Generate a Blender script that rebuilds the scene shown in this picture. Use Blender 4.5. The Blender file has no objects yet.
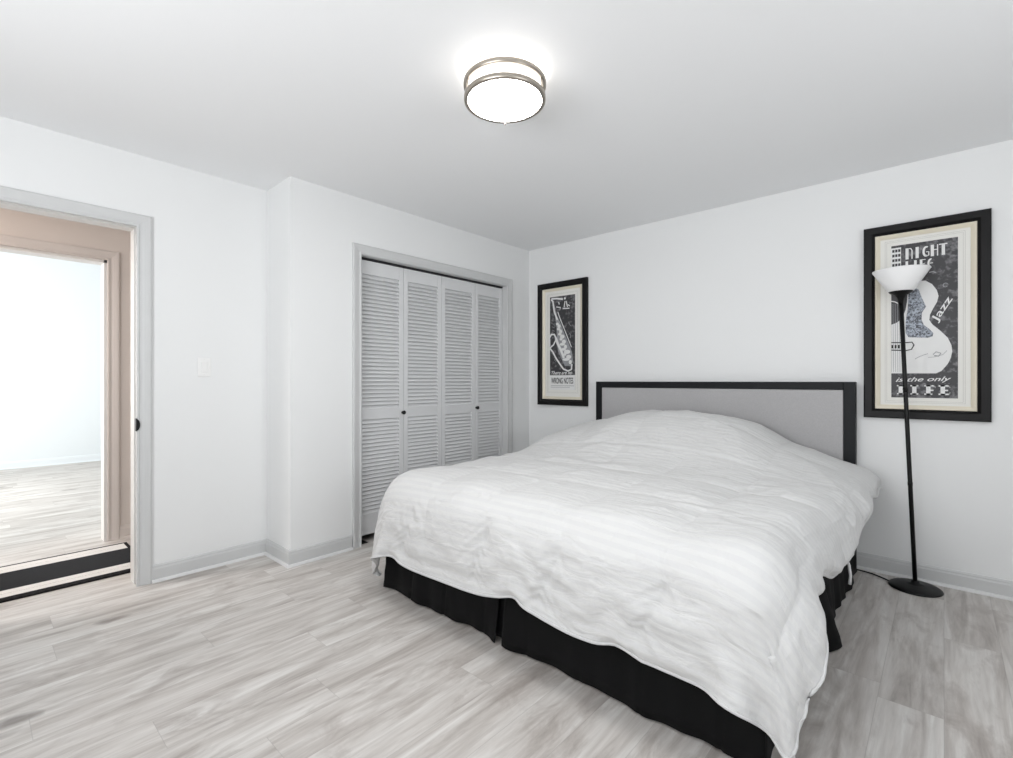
import bpy, bmesh, math, random
import numpy as np
from mathutils import Vector, Matrix

random.seed(7)
np.random.seed(7)
SC = bpy.context.scene
COL = SC.collection
R = math.radians
PI = math.pi

# ------------------------------------------------------------------ camera
YAW = R(42.0)
CAM_H = 1.159
cd = bpy.data.cameras.new('camera')
cd.sensor_width = 36.0
cd.lens = 36.0 * 486.0 / 1013.0
cd.shift_y = 2.0 / 1013.0
cd.clip_start = 0.02
cam = bpy.data.objects.new('camera', cd)
COL.objects.link(cam)
cam.location = (0, 0, CAM_H)
cam.rotation_euler = (PI / 2, 0, YAW)
SC.camera = cam

# ------------------------------------------------------------------ world, lights, exposure
SC.view_settings.view_transform = 'Standard'
SC.view_settings.look = 'None'
SC.view_settings.gamma = 1.0
SC.view_settings.use_curve_mapping = False
SC.view_settings.exposure = 0.32
w = bpy.data.worlds.new('sky')
SC.world = w
w.use_nodes = True
bg = w.node_tree.nodes['Background']
bg.inputs['Color'].default_value = (0.92, 0.96, 1.0, 1)
bg.inputs['Strength'].default_value = 1.0

def area(name, loc, direction, sx, sy, power, color):
    ld = bpy.data.lights.new(name, 'AREA')
    ld.shape = 'RECTANGLE'; ld.size = sx; ld.size_y = sy
    ld.energy = power; ld.color = color
    o = bpy.data.objects.new(name, ld); COL.objects.link(o)
    o.location = loc
    o.rotation_euler = Vector(direction).to_track_quat('-Z', 'Z').to_euler()
    return o

# room limits
XL, XC, XR = -3.39, -3.04, 1.75      # left wall, closet wall, right wall
YB, YF = 3.71, -1.45                 # headboard wall, wall behind the camera
YC = 1.354                           # closet return
H = 2.44
DAY = (0.975, 0.985, 1.0)
area('daylight_window_right', (XR + 0.10, 1.20, 1.45), (-1, 0, 1.3), 1.5, 1.3, 20, DAY)
area('daylight_window_behind', (-0.7, YF - 0.10, 1.45), (0, 1, 1.0), 2.4, 1.4, 66, DAY)
area('daylight_far_room', (-6.8, -1.35, 1.4), (0, 1, 0), 2.6, 1.7, 92, (1.0, 0.99, 0.97))
area('hall_fill_light', (-4.0, -0.9, 2.38), (0, 0, -1), 0.3, 0.3, 20, (1.0, 0.93, 0.89))  # unseen light added to brighten the hall, no fixture hangs there

# ------------------------------------------------------------------ helpers
def lin(c):
    return tuple(((v / 255.0) / 12.92 if v / 255.0 <= 0.04045 else ((v / 255.0 + 0.055) / 1.055) ** 2.4) for v in c)

def mat(name, rgb, rough=0.6, metal=0.0, spec=0.5, bump=None, emit=None, mottling=0.0):
    m = bpy.data.materials.new(name); m.use_nodes = True
    nt = m.node_tree; b = nt.nodes['Principled BSDF']
    c = lin(rgb)
    b.inputs['Base Color'].default_value = (*c, 1)
    b.inputs['Roughness'].default_value = rough
    b.inputs['Metallic'].default_value = metal
    b.inputs['Specular IOR Level'].default_value = spec
    tc = nt.nodes.new('ShaderNodeTexCoord')
    if mottling:
        n = nt.nodes.new('ShaderNodeTexNoise'); n.inputs['Scale'].default_value = 9; n.inputs['Detail'].default_value = 4
        nt.links.new(tc.outputs['Object'], n.inputs['Vector'])
        mx = nt.nodes.new('ShaderNodeMix'); mx.data_type = 'RGBA'
        mx.inputs[6].default_value = (*[v * (1 - mottling) for v in c], 1)
        mx.inputs[7].default_value = (*[min(1, v * (1 + mottling)) for v in c], 1)
        nt.links.new(n.outputs['Fac'], mx.inputs[0]); nt.links.new(mx.outputs[2], b.inputs['Base Color'])
    if bump:
        n = nt.nodes.new('ShaderNodeTexNoise'); n.inputs['Scale'].default_value = bump[0]; n.inputs['Detail'].default_value = 3
        nt.links.new(tc.outputs['Object'], n.inputs['Vector'])
        bp = nt.nodes.new('ShaderNodeBump'); bp.inputs['Strength'].default_value = bump[1]; bp.inputs['Distance'].default_value = bump[2]
        nt.links.new(n.outputs['Fac'], bp.inputs['Height']); nt.links.new(bp.outputs['Normal'], b.inputs['Normal'])
    if emit:
        b.inputs['Emission Color'].default_value = (*emit[0], 1)
        b.inputs['Emission Strength'].default_value = emit[1]
    return m

class MB:
    """collects shapes into one mesh"""
    def __init__(s): s.bm = bmesh.new()
    def box(s, x0, x1, y0, y1, z0, z1, bev=0.0, rot=None, mi=0):
        vs = [(x, y, z) for x in (x0, x1) for y in (y0, y1) for z in (z0, z1)]
        if rot is not None:
            c = Vector(((x0 + x1) / 2, (y0 + y1) / 2, (z0 + z1) / 2))
            vs = [tuple(rot @ (Vector(v) - c) + c) for v in vs]
        v = [s.bm.verts.new(p) for p in vs]
        fs = []
        for q in ((0, 1, 3, 2), (4, 6, 7, 5), (0, 4, 5, 1), (2, 3, 7, 6), (0, 2, 6, 4), (1, 5, 7, 3)):
            f = s.bm.faces.new([v[i] for i in q]); f.material_index = mi; fs.append(f)
        if bev > 0:
            ed = list({e for f in fs for e in f.edges})
            r = bmesh.ops.bevel(s.bm, geom=ed, offset=bev, segments=2, profile=0.5, affect='EDGES')
            for f in r['faces']: f.material_index = mi
        return s
    def poly(s, pts, depth, mi=0):
        """pts: closed 3D outline; extruded by vector depth"""
        d = Vector(depth)
        a = [s.bm.verts.new(p) for p in pts]; b = [s.bm.verts.new(Vector(p) + d) for p in pts]
        n = len(pts)
        fs = [s.bm.faces.new(a), s.bm.faces.new(b[::-1])]
        for i in range(n):
            fs.append(s.bm.faces.new([a[i], b[i], b[(i + 1) % n], a[(i + 1) % n]]))
        for f in fs: f.material_index = mi
        return s
    def sweep(s, prof, p0, p1, up=(0, 0, 1), side=None, mi=0):
        """extrude a 2D profile (a along side, b along up) from p0 to p1"""
        p0 = Vector(p0); p1 = Vector(p1); sd = Vector(side); u = Vector(up)
        pts = [p0 + sd * a + u * b for a, b in prof]
        return s.poly(pts, p1 - p0, mi)
    def lathe(s, prof, c=(0, 0, 0), n=48, mi=0, close=False):
        rings = []
        for r, z in prof:
            if r < 1e-6:
                rings.append([s.bm.verts.new((c[0], c[1], c[2] + z))])
            else:
                rings.append([s.bm.verts.new((c[0] + r * math.cos(2 * PI * k / n), c[1] + r * math.sin(2 * PI * k / n), c[2] + z)) for k in range(n)])
        pairs = list(zip(rings[:-1], rings[1:]))
        if close: pairs.append((rings[-1], rings[0]))
        for A, B in pairs:
            for k in range(n):
                k2 = (k + 1) % n
                if len(A) == 1 and len(B) == 1: continue
                if len(A) == 1: f = s.bm.faces.new([A[0], B[k2], B[k]])
                elif len(B) == 1: f = s.bm.faces.new([A[k], A[k2], B[0]])
                else: f = s.bm.faces.new([A[k], A[k2], B[k2], B[k]])
                f.material_index = mi; f.smooth = True
        return s
    def tube(s, pts, r, n=12, mi=0, r2=None):
        pts = [Vector(p) for p in pts]; rings = []
        N = len(pts)
        for i, p in enumerate(pts):
            t = (pts[min(i + 1, N - 1)] - pts[max(i - 1, 0)]).normalized()
            a = t.cross(Vector((0.3, 0.2, 1)) if abs(t.z) < 0.9 else Vector((1, 0, 0))).normalized(); b = t.cross(a)
            rr = r if r2 is None else r + (r2 - r) * i / (N - 1)
            rings.append([s.bm.verts.new(p + (a * math.cos(2 * PI * k / n) + b * math.sin(2 * PI * k / n)) * rr) for k in range(n)])
        for A, B in zip(rings[:-1], rings[1:]):
            for k in range(n):
                f = s.bm.faces.new([A[k], A[(k + 1) % n], B[(k + 1) % n], B[k]]); f.smooth = True; f.material_index = mi
        for ring in (rings[0][::-1], rings[-1]):
            f = s.bm.faces.new(ring); f.material_index = mi
        return s
    def build(s, name, m, parent=None, label=None, smooth=False):
        bmesh.ops.recalc_face_normals(s.bm, faces=s.bm.faces)
        me = bpy.data.meshes.new(name)
        if smooth:
            for f in s.bm.faces: f.smooth = True
        s.bm.to_mesh(me); s.bm.free()
        for x in (m if isinstance(m, (list, tuple)) else [m]): me.materials.append(x)
        o = bpy.data.objects.new(name, me); COL.objects.link(o)
        if parent is not None:
            o.parent = parent
            o.matrix_parent_inverse = Matrix.Translation(parent.location).inverted() if parent.type == 'EMPTY' else Matrix()
        if label: o['label'] = label
        return o

def empty(name, loc=(0, 0, 0)):
    o = bpy.data.objects.new(name, None); COL.objects.link(o); o.location = loc; o.empty_display_size = 0.1
    return o

def tag(o, label, cat, group=None, kind=None):
    o['label'] = label; o['category'] = cat
    if group: o['group'] = group
    if kind: o['kind'] = kind
    return o

def struct(o, label=None, cat=None):
    o['kind'] = 'structure'
    if label: o['label'] = label
    if cat: o['category'] = cat
    return o

# ------------------------------------------------------------------ materials
M_wall = mat('wall_paint', (232, 233, 233), 0.75, spec=0.3, bump=(220, 0.06, 0.002))
M_wallhall = mat('hall_wall_paint', (222, 214, 208), 0.75, spec=0.3, bump=(220, 0.06, 0.002))
M_wallfar = mat('far_room_paint', (232, 238, 241), 0.75, spec=0.3, bump=(220, 0.06, 0.002))
M_ceil = mat('ceiling_paint', (242, 243, 244), 0.85, spec=0.2, bump=(150, 0.05, 0.002))
M_trim = mat('grey_trim_paint', (203, 204, 204), 0.42, spec=0.5, bump=(30, 0.03, 0.002))
M_shoe = mat('white_shoe_paint', (222, 222, 222), 0.45, spec=0.5, bump=(30, 0.03, 0.002))
M_halltrim = mat('hall_trim_paint', (212, 205, 200), 0.45, bump=(30, 0.03, 0.002))
M_jamb = mat('white_jamb_paint', (228, 227, 225), 0.45, bump=(30, 0.03, 0.002))
M_door = mat('louver_door_paint', (214, 215, 216), 0.5, bump=(40, 0.04, 0.002))
M_black = mat('black_lacquer', (10, 10, 11), 0.4, spec=0.25, bump=(60, 0.03, 0.001))
M_blackmetal = mat('black_metal', (8, 8, 9), 0.42, spec=0.28, bump=(90, 0.02, 0.001))
M_rail = mat('dark_track_metal', (52, 52, 54), 0.4, metal=0.6, bump=(60, 0.02, 0.001))
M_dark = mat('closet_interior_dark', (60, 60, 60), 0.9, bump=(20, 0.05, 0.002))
M_nickel = mat('brushed_nickel', (176, 168, 158), 0.28, metal=1.0, bump=(120, 0.03, 0.001))
M_glow = mat('glowing_diffuser', (250, 250, 248), 0.5, emit=((1.0, 0.985, 0.965), 30.0), bump=(60, 0.01, 0.001))
M_glowside = mat('glowing_drum_side', (250, 250, 248), 0.5, emit=((1.0, 0.98, 0.95), 2.6), bump=(60, 0.01, 0.001))
M_plastic = mat('white_plastic', (236, 236, 235), 0.3, bump=(60, 0.01, 0.001))
M_frame = mat('picture_frame_black', (14, 13, 14), 0.42, spec=0.22, bump=(40, 0.06, 0.001), mottling=0.25)
M_gold = mat('champagne_liner', (222, 215, 197), 0.5, metal=0.1, bump=(50, 0.04, 0.001))
M_mat = mat('cream_mat_board', (228, 227, 222), 0.8, bump=(300, 0.04, 0.001))
M_matgroove = mat('mat_groove_line', (176, 174, 170), 0.8, bump=(300, 0.04, 0.001))
M_ink = mat('print_dark_ink', (56, 55, 58), 0.5, mottling=0.35)
M_paper = mat('print_white_ink', (226, 226, 225), 0.55, mottling=0.06)
M_greyink = mat('print_grey_ink', (150, 151, 154), 0.55, mottling=0.35)
M_deepink = mat('print_black_ink', (30, 30, 32), 0.5, mottling=0.2)

def pick_material():
    """mottled blue grey pickguard print"""
    m = bpy.data.materials.new('print_mottled_ink'); m.use_nodes = True; nt = m.node_tree
    b = nt.nodes['Principled BSDF']; b.inputs['Roughness'].default_value = 0.5
    tc = nt.nodes.new('ShaderNodeTexCoord')
    n = nt.nodes.new('ShaderNodeTexNoise'); n.inputs['Scale'].default_value = 55; n.inputs['Detail'].default_value = 4; n.inputs['Distortion'].default_value = 1.6
    nt.links.new(tc.outputs['Object'], n.inputs['Vector'])
    cr = nt.nodes.new('ShaderNodeValToRGB'); e = cr.color_ramp.elements
    e[0].position = 0.40; e[0].color = (*lin((62, 65, 72)), 1); e[1].position = 0.62; e[1].color = (*lin((176, 184, 196)), 1)
    nt.links.new(n.outputs['Fac'], cr.inputs['Fac']); nt.links.new(cr.outputs['Color'], b.inputs['Base Color'])
    return m
M_pick = pick_material()

def worn_ink():
    m = bpy.data.materials.new('print_speckled_ink'); m.use_nodes = True; nt = m.node_tree
    b = nt.nodes['Principled BSDF']; b.inputs['Roughness'].default_value = 0.5
    tc = nt.nodes.new('ShaderNodeTexCoord')
    n = nt.nodes.new('ShaderNodeTexNoise'); n.inputs['Scale'].default_value = 38; n.inputs['Detail'].default_value = 6
    nt.links.new(tc.outputs['Object'], n.inputs['Vector'])
    cr = nt.nodes.new('ShaderNodeValToRGB'); e = cr.color_ramp.elements
    e[0].position = 0.50; e[0].color = (*lin((52, 51, 54)), 1); e[1].position = 0.74; e[1].color = (*lin((128, 127, 130)), 1)
    nt.links.new(n.outputs['Fac'], cr.inputs['Fac']); nt.links.new(cr.outputs['Color'], b.inputs['Base Color'])
    return m
M_speck = worn_ink()

def fabric(name, rgb, rough, scale, strength, weave=True, sheen=0.0):
    m = bpy.data.materials.new(name); m.use_nodes = True; nt = m.node_tree
    b = nt.nodes['Principled BSDF']; b.inputs['Roughness'].default_value = rough
    b.inputs['Specular IOR Level'].default_value = 0.25
    b.inputs['Sheen Weight'].default_value = sheen
    c = lin(rgb)
    tc = nt.nodes.new('ShaderNodeTexCoord')
    mp = nt.nodes.new('ShaderNodeMapping'); mp.inputs['Scale'].default_value = (scale, scale, scale)
    nt.links.new(tc.outputs['Object'], mp.inputs['Vector'])
    n = nt.nodes.new('ShaderNodeTexNoise'); n.inputs['Scale'].default_value = 1; n.inputs['Detail'].default_value = 3
    nt.links.new(mp.outputs['Vector'], n.inputs['Vector'])
    mx = nt.nodes.new('ShaderNodeMix'); mx.data_type = 'RGBA'
    mx.inputs[6].default_value = (*[v * 0.86 for v in c], 1); mx.inputs[7].default_value = (*[min(1, v * 1.14) for v in c], 1)
    nt.links.new(n.outputs['Fac'], mx.inputs[0]); nt.links.new(mx.outputs[2], b.inputs['Base Color'])
    bp = nt.nodes.new('ShaderNodeBump'); bp.inputs['Strength'].default_value = strength; bp.inputs['Distance'].default_value = 0.002
    nt.links.new(n.outputs['Fac'], bp.inputs['Height']); nt.links.new(bp.outputs['Normal'], b.inputs['Normal'])
    return m
M_linen = fabric('grey_linen_upholstery', (174, 173, 174), 0.9, 190, 0.3)
M_skirt = fabric('black_cotton', (6, 6, 7), 0.9, 160, 0.3)
M_tick = fabric('mattress_ticking', (205, 205, 205), 0.85, 120, 0.2)

def comforter_material():
    m = bpy.data.materials.new('white_striped_cotton'); m.use_nodes = True; nt = m.node_tree
    b = nt.nodes['Principled BSDF']; b.inputs['Roughness'].default_value = 0.72
    b.inputs['Specular IOR Level'].default_value = 0.25; b.inputs['Sheen Weight'].default_value = 0.15
    uv = nt.nodes.new('ShaderNodeUVMap'); uv.uv_map = 'UVMap'
    # satin stripes woven along the width
    wv = nt.nodes.new('ShaderNodeTexWave'); wv.wave_type = 'BANDS'; wv.bands_direction = 'Y'; wv.inputs['Scale'].default_value = 9
    nt.links.new(uv.outputs['UV'], wv.inputs['Vector'])
    cr = nt.nodes.new('ShaderNodeValToRGB'); e = cr.color_ramp.elements
    e[0].position = 0.45; e[0].color = (*lin((206, 206, 206)), 1); e[1].position = 0.55; e[1].color = (*lin((210, 210, 209)), 1)
    nt.links.new(wv.outputs['Fac'], cr.inputs['Fac']); nt.links.new(cr.outputs['Color'], b.inputs['Base Color'])
    # creases: stretched distorted noise
    def crease(sx, sy, scale, dist):
        mp = nt.nodes.new('ShaderNodeMapping'); mp.inputs['Scale'].default_value = (sx, sy, 1)
        nt.links.new(uv.outputs['UV'], mp.inputs['Vector'])
        n = nt.nodes.new('ShaderNodeTexNoise'); n.inputs['Scale'].default_value = scale; n.inputs['Detail'].default_value = 3
        n.inputs['Distortion'].default_value = dist
        nt.links.new(mp.outputs['Vector'], n.inputs['Vector']); return n
    a = crease(1.0, 2.6, 7, 0.9); c = crease(3.0, 1.0, 6, 0.8); d = crease(1, 1, 34, 0.4)
    ad = nt.nodes.new('ShaderNodeMath'); ad.operation = 'MULTIPLY_ADD'; ad.inputs[1].default_value = 0.7
    nt.links.new(c.outputs['Fac'], ad.inputs[0]); nt.links.new(a.outputs['Fac'], ad.inputs[2])
    ad2 = nt.nodes.new('ShaderNodeMath'); ad2.operation = 'MULTIPLY_ADD'; ad2.inputs[1].default_value = 0.16
    nt.links.new(d.outputs['Fac'], ad2.inputs[0]); nt.links.new(ad.outputs[0], ad2.inputs[2])
    bp = nt.nodes.new('ShaderNodeBump'); bp.inputs['Strength'].default_value = 0.40; bp.inputs['Distance'].default_value = 0.02
    nt.links.new(ad2.outputs[0], bp.inputs['Height']); nt.links.new(bp.outputs['Normal'], b.inputs['Normal'])
    return m
M_comf = comforter_material()

def floor_material():
    m = bpy.data.materials.new('pale_grey_plank_laminate'); m.use_nodes = True; nt = m.node_tree
    N = nt.nodes; L = nt.links; b = N['Principled BSDF']
    def math_(op, a=None, bb=None, c=None):
        n = N.new('ShaderNodeMath'); n.operation = op
        for i, v in enumerate((a, bb, c)):
            if v is None: continue
            if isinstance(v, (int, float)): n.inputs[i].default_value = v
            else: L.new(v, n.inputs[i])
        return n.outputs[0]
    g = N.new('ShaderNodeNewGeometry')
    sp = N.new('ShaderNodeSeparateXYZ'); L.new(g.outputs['Position'], sp.inputs[0])
    W, LN = 0.182, 1.22
    px = math_('DIVIDE', sp.outputs['X'], W)
    row = math_('FLOOR', px)
    fx = math_('SUBTRACT', px, row)
    wn = N.new('ShaderNodeTexWhiteNoise'); wn.noise_dimensions = '1D'; L.new(row, wn.inputs['W'])
    off = wn.outputs['Value']
    py = math_('ADD', math_('DIVIDE', sp.outputs['Y'], LN), off)
    cell = math_('FLOOR', py)
    fy = math_('SUBTRACT', py, cell)
    cid = N.new('ShaderNodeCombineXYZ'); L.new(row, cid.inputs[0]); L.new(cell, cid.inputs[1])
    w2 = N.new('ShaderNodeTexWhiteNoise'); w2.noise_dimensions = '2D'; L.new(cid.outputs[0], w2.inputs['Vector'])
    rnd = w2.outputs['Value']
    # grain coordinates, shifted per plank
    gv = N.new('ShaderNodeCombineXYZ')
    L.new(math_('MULTIPLY', sp.outputs['X'], 1.0), gv.inputs[0])
    L.new(math_('MULTIPLY', sp.outputs['Y'], 0.085), gv.inputs[1])
    L.new(math_('MULTIPLY', rnd, 37.0), gv.inputs[2])
    def noise(vec, scale, detail, dist=0.0, rough=0.55):
        n = N.new('ShaderNodeTexNoise'); n.inputs['Scale'].default_value = scale; n.inputs['Detail'].default_value = detail
        n.inputs['Distortion'].default_value = dist; n.inputs['Roughness'].default_value = rough
        L.new(vec, n.inputs['Vector']); return n.outputs['Fac']
    grain = noise(gv.outputs[0], 14, 8, 0.7, 0.62)
    fine = noise(gv.outputs[0], 70, 5, 0.3)
    gv2 = N.new('ShaderNodeCombineXYZ')
    L.new(sp.outputs['X'], gv2.inputs[0]); L.new(math_('MULTIPLY', sp.outputs['Y'], 0.30), gv2.inputs[1]); L.new(math_('MULTIPLY', rnd, 91.0), gv2.inputs[2])
    blot = noise(gv2.outputs[0], 8.5, 7, 1.0, 0.62)
    # colours
    def ramp(fac, stops):
        r = N.new('ShaderNodeValToRGB'); el = r.color_ramp.elements
        while len(el) < len(stops): el.new(0.5)
        for e, (p, c) in zip(el, stops): e.position = p; e.color = (*lin(c), 1)
        L.new(fac, r.inputs['Fac']); return r.outputs['Color']
    base = ramp(rnd, [(0.0, (204, 199, 194)), (0.35, (211, 208, 204)), (0.7, (192, 187, 182)), (1.0, (216, 214, 210))])
    streak = ramp(grain, [(0.30, (150, 142, 136)), (0.43, (192, 186, 181)), (0.55, (214, 210, 206)), (0.70, (234, 233, 230))])
    def mix(t, fac, A, B):
        n = N.new('ShaderNodeMix'); n.data_type = 'RGBA'; n.blend_type = t
        if isinstance(fac, float): n.inputs[0].default_value = fac
        else: L.new(fac, n.inputs[0])
        for i, v in ((6, A), (7, B)):
            if isinstance(v, tuple): n.inputs[i].default_value = v
            else: L.new(v, n.inputs[i])
        return n.outputs[2]
    c1 = mix('MIX', 0.72, base, streak)
    bl = math_('MULTIPLY', math_('MINIMUM', math_('MAXIMUM', math_('MULTIPLY', math_('SUBTRACT', 0.50, blot), 5.0), 0.0), 1.0), 0.70)
    c2 = mix('MIX', bl, c1, (*lin((156, 147, 141)), 1))
    fn = math_('MULTIPLY_ADD', fine, 0.22, 0.86)
    c3 = mix('MULTIPLY', 1.0, c2, None or ramp(fn, [(0.90, (232, 231, 230)), (1.0, (255, 255, 255)), ]))
    # knots
    kv = N.new('ShaderNodeCombineXYZ'); L.new(math_('MULTIPLY', sp.outputs['X'], 1.0), kv.inputs[0]); L.new(math_('MULTIPLY', sp.outputs['Y'], 0.55), kv.inputs[1])
    nz = N.new('ShaderNodeTexNoise'); nz.inputs['Scale'].default_value = 16; nz.inputs['Detail'].default_value = 3; L.new(kv.outputs[0], nz.inputs['Vector'])
    vadd = N.new('ShaderNodeVectorMath'); vadd.operation = 'MULTIPLY_ADD'; L.new(nz.outputs['Color'], vadd.inputs[0]); vadd.inputs[1].default_value = (0.075, 0.075, 0); L.new(kv.outputs[0], vadd.inputs[2])
    vo = N.new('ShaderNodeTexVoronoi'); vo.inputs['Scale'].default_value = 2.6; vo.inputs['Randomness'].default_value = 1.0; L.new(vadd.outputs[0], vo.inputs['Vector'])
    knot = math_('MAXIMUM', math_('SUBTRACT', 1.0, math_('DIVIDE', vo.outputs['Distance'], 0.115)), 0.0)
    kf = math_('MULTIPLY', math_('MULTIPLY', math_('POWER', knot, 0.8), 1.1), math_('GREATER_THAN', math_('FRACT', math_('MULTIPLY', rnd, 7.3)), 0.25))
    kf = math_('MINIMUM', kf, 0.8)
    c4 = mix('MIX', kf, c3, (*lin((118, 110, 106)), 1))
    # seams
    dx = math_('MULTIPLY', math_('MINIMUM', fx, math_('SUBTRACT', 1.0, fx)), W)
    dy = math_('MULTIPLY', math_('MINIMUM', fy, math_('SUBTRACT', 1.0, fy)), LN)
    d = math_('MINIMUM', dx, dy)
    seam = math_('LESS_THAN', d, 0.0011)
    c5 = mix('MIX', math_('MULTIPLY', seam, 0.30), c4, (*lin((130, 126, 123)), 1))
    L.new(c5, b.inputs['Base Color'])
    L.new(math_('MULTIPLY_ADD', fine, 0.16, 0.32), b.inputs['Roughness'])
    b.inputs['Specular IOR Level'].default_value = 0.4
    bp = N.new('ShaderNodeBump'); bp.inputs['Strength'].default_value = 0.18; bp.inputs['Distance'].default_value = 0.002
    L.new(math_('SUBTRACT', fine, math_('MULTIPLY', seam, 1.5)), bp.inputs['Height']); L.new(bp.outputs['Normal'], b.inputs['Normal'])
    return m
M_floor = floor_material()

# ------------------------------------------------------------------ structure
FX, FY0 = -9.15, -1.5          # far room limits
T = 0.12
DY0, DY1, DH = -0.18, 0.64, 2.03       # bedroom door opening
HX = -4.50                              # far wall of the hall
EY0, EY1 = -0.16, 0.68                  # opening in the far hall wall
floor = MB().box(FX - T, XR + T, YF - T, YB + T, -0.10, 0.0).build('floor', M_floor)
struct(floor, 'pale grey wood plank laminate floor', 'floor')
FH_ = 3.35
ceil = MB().box(-4.56, XR + T, YF - T, YB + T, H, H + 0.1).build('ceiling', M_ceil)
struct(MB().box(FX - T, -4.56, YF - T, YB + T, FH_, FH_ + 0.1).build('ceiling_far_room', M_ceil), 'raised ceiling of the far room', 'ceiling')
struct(ceil, 'flat white painted ceiling', 'ceiling')

b = MB()                                                       # wall with the door, pocket cavity right of the opening
b.box(XL - T, XL, YF, DY0 - 0.02, 0, H)
b.box(XL - T, XL, DY0 - 0.02, DY1 + 0.02, DH + 0.02, H)
b.box(XL - 0.008, XL, DY1 + 0.02, YC + 0.1, 0, H)
b.box(XL - T, XL - 0.050, DY1 + 0.02, YC + 0.1, 0, H)
b.box(XL - 0.050, XL - 0.008, DY1 + 0.02, YC + 0.1, DH + 0.02, H)
struct(b.build('wall_left', M_wall), 'white wall with the doorway and light switch', 'wall')
b = MB()                                                       # closet front and return
CY0, CY1, CH = 1.85, 3.375, 2.045
b.box(XL - 0.05, XC - 0.1, YC, YC + 0.1, 0, H)
b.box(XC - 0.1, XC, YC, CY0 - 0.015, 0, H)
b.box(XC - 0.1, XC, CY1 + 0.015, YB, 0, H)
b.box(XC - 0.1, XC, CY0 - 0.015, CY1 + 0.015, CH + 0.015, H)
struct(b.build('wall_closet', M_wall), 'white wall boxed out around the closet', 'wall')
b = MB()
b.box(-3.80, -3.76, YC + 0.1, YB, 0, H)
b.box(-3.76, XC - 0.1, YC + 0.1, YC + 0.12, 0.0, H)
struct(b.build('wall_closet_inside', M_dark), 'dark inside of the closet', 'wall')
struct(MB().box(-3.8, XR + T, YB, YB + T, 0, H).build('wall_back', M_wall), 'white wall behind the headboard', 'wall')
b = MB()                                                       # right wall with window opening
WY0, WY1, WZ0, WZ1 = 0.45, 1.95, 0.80, 2.10
b.box(XR, XR + T, YF, WY0, 0, H); b.box(XR, XR + T, WY1, YB, 0, H)
b.box(XR, XR + T, WY0, WY1, 0, WZ0); b.box(XR, XR + T, WY0, WY1, WZ1, H)
struct(b.build('wall_right', M_wall), 'white wall right of the camera', 'wall')
b = MB()
VX0, VX1 = -1.9, 0.5
b.box(FX - T, VX0, YF - T, YF, 0, H); b.box(VX1, XR + T, YF - T, YF, 0, H)
b.box(VX0, VX1, YF - T, YF, 0, 0.75); b.box(VX0, VX1, YF - T, YF, 2.15, H)
struct(b.build('wall_front', M_wall), 'white wall behind the camera', 'wall')

def window_frame(name, axis, a0, a1, z0, z1, c):
    """sash frame with one mullion in the wall opening"""
    b = MB(); t = 0.05
    def bb(p0, p1, q0, q1, bev=0.004):
        if axis == 'Y': b.box(c - 0.03, c + 0.03, p0, p1, q0, q1, bev)
        else: b.box(p0, p1, c - 0.03, c + 0.03, q0, q1, bev)
    bb(a0, a1, z0, z0 + t); bb(a0, a1, z1 - t, z1)
    for a in (a0, (a0 + a1) / 2 - t / 2, a1 - t): bb(a, a + t, z0 + t, z1 - t)
    return struct(b.build(name, M_plastic))
window_frame('window_1', 'Y', WY0, WY1, WZ0, WZ1, XR + 0.05)
window_frame('window_2', 'X', VX0, VX1, 0.75, 2.15, YF - 0.05)

b = MB()                                                       # far hall wall with opening, hall ends
b.box(HX - T, HX, YF, EY0, 0, H); b.box(HX - T, HX, EY1, YB, 0, H); b.box(HX - T, HX, EY0, EY1, DH, H)
b.box(HX, XL - T, YC + 0.1, YC + 0.15, 0, H)
struct(b.build('wall_hall', M_wallhall), 'beige hall wall seen through the doorway', 'wall')
b = MB()
b.box(XL - T - 0.012, XL - T - 0.001, YF, DY0 - 0.02, 0, H); b.box(XL - T - 0.012, XL - T - 0.001, DY1 + 0.02, YC + 0.1, 0, H)
b.box(XL - T - 0.012, XL - T - 0.001, DY0 - 0.02, DY1 + 0.02, DH + 0.02, H)
struct(b.build('wall_hall_near', M_wallhall), 'beige hall side of the bedroom wall', 'wall')
b = MB()
b.box(FX - T, FX, YF, YB, 0, FH_)
b.box(FX, HX - T, YB - 0.6, YB - 0.55, 0, FH_)
b.box(FX - T, -4.62, YF - T, YF, H, FH_); b.box(-4.62, -4.56, YF, YB, H, FH_)
struct(b.build('wall_far_room', M_wallfar), 'bright white wall of the room across the hall', 'wall')
b = MB()
b.box(HX - T - 0.01, HX - T - 0.001, YF, EY0 - 0.08, 0, H); b.box(HX - T - 0.01, HX - T - 0.001, EY1 + 0.08, YB - 0.6, 0, H)
struct(b.build('wall_far_room_near', M_wallfar), 'far room side of the hall wall', 'wall')

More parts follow.
